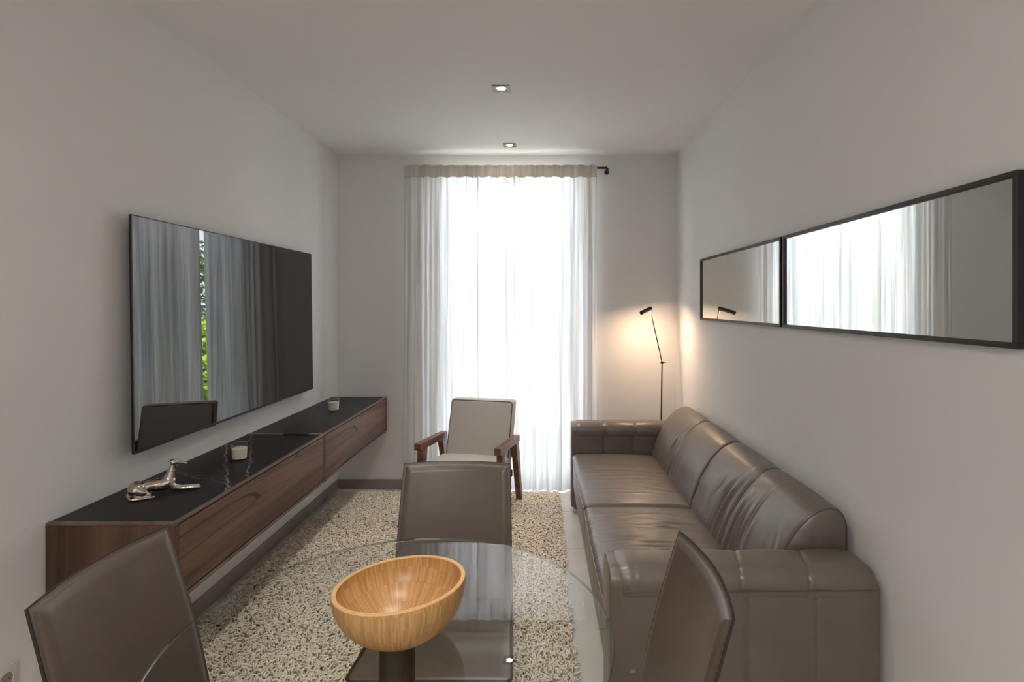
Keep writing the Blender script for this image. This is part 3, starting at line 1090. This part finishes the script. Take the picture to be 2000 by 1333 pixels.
# ------------------------------------------------------------------ armchair
AZ = 0.0095
ac = thing('armchair', (-0.500, 3.915, AZ), 'pale fabric armchair with walnut arms in front of the curtain', 'armchair', rz=math.radians(-13))
WN = M['walnut']
aw = 0.31
for s in (-1, 1):
    xo, xi = s * aw, s * (aw - 0.046)
    x0, x1 = min(xo, xi), max(xo, xi)
    # armrest slopes gently down to the back
    obj('armrest', prism([(-0.275, 0.492), (-0.275, 0.540), (0.205, 0.522), (0.205, 0.474)], x0, x1, 0, 0.003), WN, ac, smooth=False)
    obj('leg', prism([(-0.262, 0.0), (-0.226, 0.0), (-0.150, 0.489), (-0.228, 0.492)], x0 + .002, x1 - .002, 0, 0.003), WN, ac, smooth=False)
    obj('leg', prism([(0.262, 0.0), (0.298, 0.0), (0.195, 0.476), (0.110, 0.479)], x0 + .002, x1 - .002, 0, 0.003), WN, ac, smooth=False)
obj('seat_rail', join(box(-0.263, 0.263, -0.215, -0.19, 0.25, 0.30, .002, 1), box(-0.263, 0.263, 0.15, 0.175, 0.22, 0.27, .002, 1)), WN, ac, smooth=False)
def seatdef(P, N, U):
    P = P.copy()
    P[:, 2] += 0.014 * (1 - U[:, 0] ** 2) * (1 - U[:, 1] ** 2) * (N[:, 2] > 0.3)
    P[:, 2] -= 0.03 * (P[:, 1] + 0.27) / 0.45
    return P
scu = obj('seat_cushion', rbox(-0.258, 0.258, -0.290, 0.160, 0.295, 0.405, 0.022, 0.02, seatdef), M['fabric'], ac)
def backdef(P, N, U):
    P = P.copy()
    bul = 0.012 * (1 - U[:, 0] ** 2) * (1 - U[:, 2] ** 2)
    P[:, 1] += np.sign(N[:, 1]) * bul * (np.abs(N[:, 1]) > 0.3)
    P[:, 1] += 0.30 * (P[:, 2] - 0.34)
    return P
bcu = obj('back_cushion', rbox(-0.236, 0.262, 0.075, 0.170, 0.345, 0.772, 0.022, 0.02, backdef), M['fabric'], ac)
pts = []
for (a, b) in ((-1, 0), (-1, 1), (1, 1), (1, 0)):
    pass
loop = []
zlo, zhi, xh, rr = 0.36, 0.762, 0.239, 0.02
for i in range(13):
    loop.append((-xh, zlo + (zhi - rr - zlo) * i / 12))
for i in range(1, 7):
    a = math.pi - i * math.pi / 12
    loop.append((-xh + rr + rr * math.cos(a), zhi - rr + rr * math.sin(a)))
for i in range(1, 13):
    loop.append((-xh + rr + (2 * xh - 2 * rr) * i / 12, zhi))
for i in range(1, 7):
    a = math.pi / 2 - i * math.pi / 12
    loop.append((xh - rr + rr * math.cos(a), zhi - rr + rr * math.sin(a)))
for i in range(1, 13):
    loop.append((xh, zhi - rr - (zhi - rr - zlo) * i / 12))
obj('piping', tube([(x + 0.013, 0.0795 + 0.30 * (z - 0.34), z) for x, z in loop], 0.0042, 8), M['fabric_piping'], bcu)

# ------------------------------------------------------------------ dining chairs
def make_chair(label):
    r = thing('dining_chair', (0, 0, 0), label, 'chair', 'taupe leather dining chairs at the glass table')
    nu, nv = 61, 61
    u = np.linspace(-1, 1, nu)
    v = np.linspace(0, 1, nv)
    # finer near the border
    u = np.sign(u) * (1 - (1 - np.abs(u)) ** 1.9)
    v = 0.5 + 0.5 * np.sign(v - .5) * (1 - (1 - np.abs(2 * v - 1)) ** 1.9)
    U, Vv = np.meshgrid(u, v, indexing='ij')
    def mid(U, Vv):
        half = 0.213 - 0.014 * Vv
        x = U * half
        z = 0.420 + 0.482 * Vv + 0.001 * (1 - U ** 2) * Vv
        y = 0.200 + 0.115 * Vv + 0.010 * np.sin(np.pi * Vv) * -1 + (0.018 + 0.009 * Vv) * (1 - U ** 2)
        return np.stack([x, y, z], -1)
    P = mid(U, Vv)
    nrm = np.cross(np.gradient(P, axis=0), np.gradient(P, axis=1))
    nrm /= np.linalg.norm(nrm, axis=-1, keepdims=True)
    if nrm[30, 30, 1] > 0:
        nrm = -nrm                                           # towards the sitter
    eu = (1 - np.abs(U)) * 0.205
    ev = np.minimum(1 - Vv, 1) * 0.48
    ed = np.minimum(eu, ev)
    tpad = 0.0030 + 0.011 * np.clip((ed - 0.008) / 0.020, 0, 1) ** 0.55
    tpad = np.where(ed < 0.008, 0.0030, tpad)
    A = P + nrm * tpad[..., None]
    B = P - nrm * tpad[..., None] * 0.8
    back = obj('backrest', shell(A, B), M['leather_chair'], r, angle=50)
    # dark raw edge all round
    bd = [(-1, t_) for t_ in np.linspace(0, 1, 25)] + [(t_, 1) for t_ in np.linspace(-1, 1, 25)[1:]] + [(1, t_) for t_ in np.linspace(1, 0, 25)[1:]]
    pts = [mid(np.array(a, float), np.array(b, float)) for a, b in bd]
    Vt, Ft = [], []
    for i, p in enumerate(pts):
        a, b = bd[i]
        out = np.array([np.sign(a) if abs(a) == 1 else 0, 0.24 if b == 1 else 0, 1.0 if b == 1 else 0])
        out = out / max(np.linalg.norm(out), 1e-9)
        nn = np.array([-0.17 * a, -0.97, 0.23])
        nn /= np.linalg.norm(nn)
        for so, sn in ((0.0020, -0.0036), (0.0020, 0.0022), (-0.002, 0.0022), (-0.002, -0.0036)):
            Vt.append(p + out * so + nn * sn * 1.0)
    for i in range(len(pts) - 1):
        for q in range(4):
            Ft.append((i * 4 + q, i * 4 + (q + 1) % 4, i * 4 + 4 + (q + 1) % 4, i * 4 + 4 + q))
    Ft += [(0, 1, 2, 3), tuple(len(Vt) - 4 + q for q in range(4))]
    obj('edge_trim', (np.array(Vt), Ft), M['leather_edge'], back, smooth=False)
    # stitching
    st = []
    inset_u, inset_v = 1 - 0.0085 / 0.205, 1 - 0.0085 / 0.48
    path = [(-inset_u, t_) for t_ in np.linspace(0.05, inset_v, 62)] + [(t_, inset_v) for t_ in np.linspace(-inset_u, inset_u, 54)] + \
           [(inset_u, t_) for t_ in np.linspace(inset_v, 0.05, 62)]
    for i in range(0, len(path) - 1):
        p = mid(np.array(path[i][0]), np.array(path[i][1]))
        q = mid(np.array(path[i + 1][0]), np.array(path[i + 1][1]))
        nn = np.array([-0.17 * path[i][0], -0.97, 0.23])
        nn /= np.linalg.norm(nn)
        q = p + (q - p) * 0.62
        st.append(tube([tuple(p + nn * 0.0032), tuple(q + nn * 0.0032)], 0.0007, 4))
    obj('stitching', join(*st), M['thread'], back, smooth=False)
    # seat
    def sd_(P, N, U):
        P = P.copy()
        P[:, 0] *= 1 + 0.05 * (-(P[:, 1]) / 0.215)
        P[:, 2] += 0.006 * (1 - U[:, 0] ** 2) * (1 - U[:, 1] ** 2) * (N[:, 2] > .3)
        P[:, 2] -= 0.012 * gauss(U[:, 1], 0.0, 0.6) * (N[:, 2] > .3) * 0.5
        return P
    st_ = obj('seat', rbox(-0.222, 0.222, -0.215, 0.222, 0.412, 0.455, 0.012, 0.02, sd_), M['leather_chair'], r)
    ring = []
    for (x, y) in ((-.233, -.215), (.233, -.215), (.213, .205), (-.213, .205)):
        ring.append((x, y))
    rp = []
    for i in range(4):
        a, b = ring[i], ring[(i + 1) % 4]
        c = ring[i - 1]
        for t_ in (0.03, 0.5, 0.97):
            rp.append((a[0] + (b[0] - a[0]) * t_, a[1] + (b[1] - a[1]) * t_, 0.449))
    obj('edge_trim', tube(rp, 0.0042, 6, closed=True), M['leather_edge'], st_)
    for sx in (-1, 1):
        lg = prism([(sx * .19 - .018, -.205), (sx * .19 + .018, -.205), (sx * .19 + .018, -.165), (sx * .19 - .018, -.165)], 0.0, 0.413, 2, .004)
        obj('leg', lg, M['leather_chair'], r, smooth=False)
        Vb, Fb = prism([(sx * .18 - .018, .170), (sx * .18 + .018, .170), (sx * .18 + .018, .212), (sx * .18 - .018, .212)], 0.0, 0.424, 2, .004)
        Vb = Vb.copy()
        Vb[:, 1] += 0.03 * (1 - Vb[:, 2] / 0.424)
        obj('leg', (Vb, Fb), M['leather_chair'], r, smooth=False)
    return r
chair = make_chair('taupe leather dining chair with its back to the armchair')
chair.location = (-0.312, 1.727, 0)
c2 = copy_tree(chair)
c2.location = (-0.690, 1.262, 0)
c2.rotation_euler = (0, 0, math.radians(90))
c2['label'] = 'taupe leather dining chair with its back to the floating cabinets'
c3 = copy_tree(chair)
c3.location = (0.052, 1.231, 0)
c3.rotation_euler = (0, 0, math.radians(-90))
c3['label'] = 'taupe leather dining chair with its back to the sofa'

# ------------------------------------------------------------------ glass dining table
TX, TYc, TZ, TR = -0.330, 1.252, 0.750, 0.497
tb = thing('dining_table', (TX, TYc, 0), 'round clear glass dining table on a black pedestal', 'table')
g = TZ - 0.008
obj('glass_top', lathe([(0, g), (TR - .0012, g)], 128), M['glass_top'], tb)
tb.children[-1].data.flip_normals() if tb.children[-1].data.polygons[0].normal.z > 0 else None
gt = tb.children[-1]
bm = bmesh.new()
bm.from_mesh(gt.data)
top = lathe([(0, TZ), (TR - .0012, TZ)], 128)
vs = [bm.verts.new(p) for p in top[0]]
for f in top[1]:
    try:
        fc = bm.faces.new([vs[i] for i in f])
        fc.normal_update()
        if fc.normal.z < 0:
            fc.normal_flip()
    except ValueError:
        pass
bm.to_mesh(gt.data)
bm.free()
obj('polished_edge', lathe([(TR - .0012, g), (TR, g + .0012), (TR, TZ - .0012), (TR - .0012, TZ)], 128), M['glass_edge'], tb)
obj('pedestal', lathe([(0, .012), (.0405, .012), (.0405, g - .012), (0, g - .012)], 40), M['black_metal'], tb)
obj('support_plate', lathe([(0, g - .012), (.05, g - .012), (.05, g - .0005), (0, g - .0005)], 40), M['black_metal'], tb)
obj('base_plate', lathe([(0, 0), (.30, 0), (.30, .008), (.296, .012), (0, .012)], 72), M['black_metal'], tb)

# ------------------------------------------------------------------ bamboo bowl
bowl = thing('bowl', (-0.318, 1.232, TZ), 'round bamboo salad bowl with a slanted rim on the glass table', 'bowl')
BR, BH = 0.147, 0.119
def bprof(r0, h0, zb, foot, n=22):
    pts = [(0.0, zb), (foot, zb)]
    a0 = math.asin(min(1, foot / r0))
    for i in range(1, n + 1):
        a = a0 + (math.pi / 2 * 1.03 - a0) * i / n
        pts.append((r0 * math.sin(a) ** 0.92, zb + h0 * (1 - math.cos(a)) / (1 - math.cos(math.pi / 2 * 1.03)) - (h0 * (1 - math.cos(a0)) / (1 - math.cos(math.pi / 2 * 1.03))) * (1 - i / n)))
    return pts
outp = bprof(BR, BH, 0.0005, 0.040)
inp = bprof(BR - 0.0105, BH - 0.012, 0.0125, 0.030)
def slant(vf):
    V, Fc = vf
    V = V.copy()
    h = np.clip(V[:, 2] / BH, 0, 1.2)
    V[:, 2] += h ** 1.5 * (0.065 * V[:, 0] - 0.05 * V[:, 1])
    return V, Fc
obj('bowl_wall', slant(join(lathe(outp, 96), lathe(inp, 96))), M['bamboo'], bowl)
ro, zo = outp[-1]
ri, zi = inp[-1]
obj('rim', slant(lathe([(ro, zo), (ro - .001, zo + .0018), (ri + .001, zi + .0018), (ri, zi)], 96)), M['bamboo_rim'], bowl)

# ------------------------------------------------------------------ candles
def candle(x, y, s, label):
    z = CZ1 - 0.0011
    r = thing('candle', (x, y, z), label, 'candle', 'white candles in small glasses')
    H, R0, R1 = 0.077 * s, 0.033 * s, 0.0375 * s
    obj('glass', lathe([(0, 0), (R0, 0), (R1, H), (R1 - .0022, H), (R0 - .0022, 0.009), (0, 0.009)], 40), M['tumbler'], r)
    a = R0 - .0026
    obj('wax', lathe([(0, 0.0092), (a, 0.0092), (a + .0025 * s, H * .74), (a * .9, H * .76), (0, H * .755)], 40), M['wax'], r)
    obj('glass_rim', lathe([(R1 + .0004, H - .001), (R1 + .0006, H + .0006), (R1 - .0028, H + .0006), (R1 - .0028, H - .001)], 40), M['rim_glass'], r)
    obj('wick', tube([(0, 0, H * .75), (0.001, 0, H * .84), (0.002, 0.001, H * .89)], 0.0009, 6), M['black_metal'], r)
candle(-1.418, 2.56, 1.0, 'white candle in a glass beside the silver greyhound')
candle(-1.425, 3.748, 1.05, 'white candle in a glass on the plain cabinet top')

# ------------------------------------------------------------------ greyhound figurine
dog = thing('greyhound_figurine', (-1.527, 2.040, CZ1 - 0.0010), 'polished silver figurine of a lying greyhound on black stone', 'figurine', rz=math.atan2(0.63, 0.78))
dog.scale = (1.1, 1.1, 1.08)
dog.location = (-1.542, 2.028, CZ1 - 0.0010)
def capsule(pts, rad):
    out = []
    P = [Vector(p) for p in pts]
    for i in range(len(P) - 1):
        n = max(2, int((P[i + 1] - P[i]).length / 0.003))
        for q in range(n + 1):
            f = q / n
            out.append(ball(tuple(P[i].lerp(P[i + 1], f)), rad[i] + (rad[i + 1] - rad[i]) * f, 12, 8))
    return out
bits = []
bits += capsule([(.026, 0, .030), (.052, 0, .038), (.075, 0, .037), (.095, 0, .036), (.116, 0, .042)], [.024, .0195, .0205, .0235, .0225])
bits += capsule([(.114, 0, .044), (.121, 0, .066), (.126, 0, .088), (.130, 0, .106)], [.0205, .0150, .0105, .0098])
bits += capsule([(.130, 0, .108), (.140, 0, .108), (.152, 0, .103), (.168, 0, .0975)], [.0120, .0108, .0078, .0046])
bits += capsule([(.126, .006, .115), (.116, .008, .112)], [.0040, .0022])
bits += capsule([(.126, -.006, .115), (.116, -.008, .112)], [.0040, .0022])
for s in (-1, 1):
    bits += capsule([(.120, s * .010, .036), (.130, s * .012, .020), (.150, s * .012, .0125), (.185, s * .011, .009), (.206, s * .011, .0062)], [.0125, .0105, .0078, .0062, .0060])
    bits += capsule([(.024, s * .012, .034), (.040, s * .022, .024)], [.025, .016])
    bits += capsule([(.040, s * .022, .022), (.058, s * .028, .016)], [.013, .0075])
    bits += capsule([(.058, s * .028, .015), (.012, s * .031, .0075), (.030, s * .034, .0062), (.070, s * .036, .0055)], [.0072, .0062, .0058, .0055])
bits += capsule([(.010, .004, .028), (.000, -.004, .014), (.006, -.020, .006), (.022, -.026, .0045)], [.010, .0055, .0045, .0035])
tmpo = obj('body', join(*bits), M['chrome'], dog, angle=None)
md = tmpo.modifiers.new('skin', 'REMESH')
md.mode = 'VOXEL'
md.voxel_size = 0.0016
ms = tmpo.modifiers.new('relax', 'SMOOTH')
ms.factor = 0.5
ms.iterations = 5
bpy.context.view_layer.update()
dg = bpy.context.evaluated_depsgraph_get()
nm = bpy.data.meshes.new_from_object(tmpo.evaluated_get(dg))
tmpo.modifiers.clear()
zmin = min(vv.co.z for vv in nm.vertices)
nm.transform(Matrix.Translation((0, 0, -zmin)))
nm.name = 'greyhound_body'
tmpo.data = nm
nm.materials.clear()
nm.materials.append(M['chrome'])
nm.shade_smooth()
cl = [(0.1245 + .0105 * math.cos(a), .0108 * math.sin(a), .079 + 0.002 * math.cos(a) * -1 - zmin) for a in np.linspace(0, 2 * math.pi, 25)[:-1]]
obj('collar', tube(cl, 0.0022, 8, closed=True), M['chrome'], dog)

# ------------------------------------------------------------------ wall sockets
def socket(y0, z0, label):
    r = thing('wall_socket', (XL, y0 + .04, z0), label, 'socket', 'white wall sockets beside the cabinet')
    obj('plate', box(XL + .0003, XL + .009, y0, y0 + .08, z0, z0 + .08, .003, 2), M['plastic_white'], r, world=True)
    ring = lathe([(.021, 0.0), (.0235, .0015), (.0235, .0), (.021, 0.0)], 32)
    well = lathe([(.021, .0004), (0, .0004)], 32)
    for nm_, vf, mt in (('well_ring', ring, M['plastic_white']), ('well', well, M['skirting'])):
        V = np.array([(XL + .009 + p[2], y0 + .04 + p[0], z0 + .04 + p[1]) for p in vf[0]])
        obj(nm_, (V, vf[1]), mt, r, world=True)
    for dy in (-.0095, .0095):
        hl = lathe([(.0026, .0008), (0, .0008)], 12)
        V = np.array([(XL + .009 + p[2], y0 + .04 + dy + p[0], z0 + .04 + p[1]) for p in hl[0]])
        obj('pin_hole', (V, hl[1]), M['socket_hole'], r, world=True)
socket(1.633, 0.302, 'white wall socket standing clear of the floating cabinet')
socket(1.780, 0.302, 'white wall socket tucked under the end of the floating cabinet')

# ------------------------------------------------------------------ shrubs in the garden
def shrub(x, y, h, rad, n, mat, seed, label):
    r = np.random.default_rng(seed)
    t_ = thing('garden_shrub', (x, y, -0.04), label, 'shrub', 'shrubs in the garden')
    obj('stem', tube([(0, 0, 0), (0.03, 0.02, h * .5), (0, 0, h * .85)], [.04, .03, .015], 8), M['bark'], t_)
    d = r.normal(size=(n, 3))
    d /= np.linalg.norm(d, axis=1, keepdims=True)
    rr_ = r.uniform(.35, 1, n) ** .5
    P = d * rr_[:, None] * np.array([rad, rad, h * .5]) + np.array([0, 0, h * .55])
    a = r.normal(size=(n, 3)); a /= np.linalg.norm(a, axis=1, keepdims=True)
    b = np.cross(a, r.normal(size=(n, 3))); b /= np.linalg.norm(b, axis=1, keepdims=True)
    s1, s2 = 0.055, 0.026
    V = np.stack([P - a * s1, P + b * s2, P + a * s1, P - b * s2], 1).reshape(-1, 3)
    f = [(4 * i, 4 * i + 1, 4 * i + 2, 4 * i + 3) for i in range(n)]
    me = bpy.data.meshes.new('foliage')
    me.from_pydata(V.tolist(), [], f)
    me.materials.append(mat)
    o = bpy.data.objects.new('foliage', me)
    o.parent = t_
    col.objects.link(o)
    o['kind'] = 'stuff'
shrub(1.45, 7.4, 1.35, .55, 3500, M['leaf'], 1, 'low yellow-green garden shrub seen through the curtain gap')
shrub(2.9, 9.6, 2.7, .9, 4500, M['leaf_dark'], 2, 'tall dark green garden shrub behind the yellow-green one')
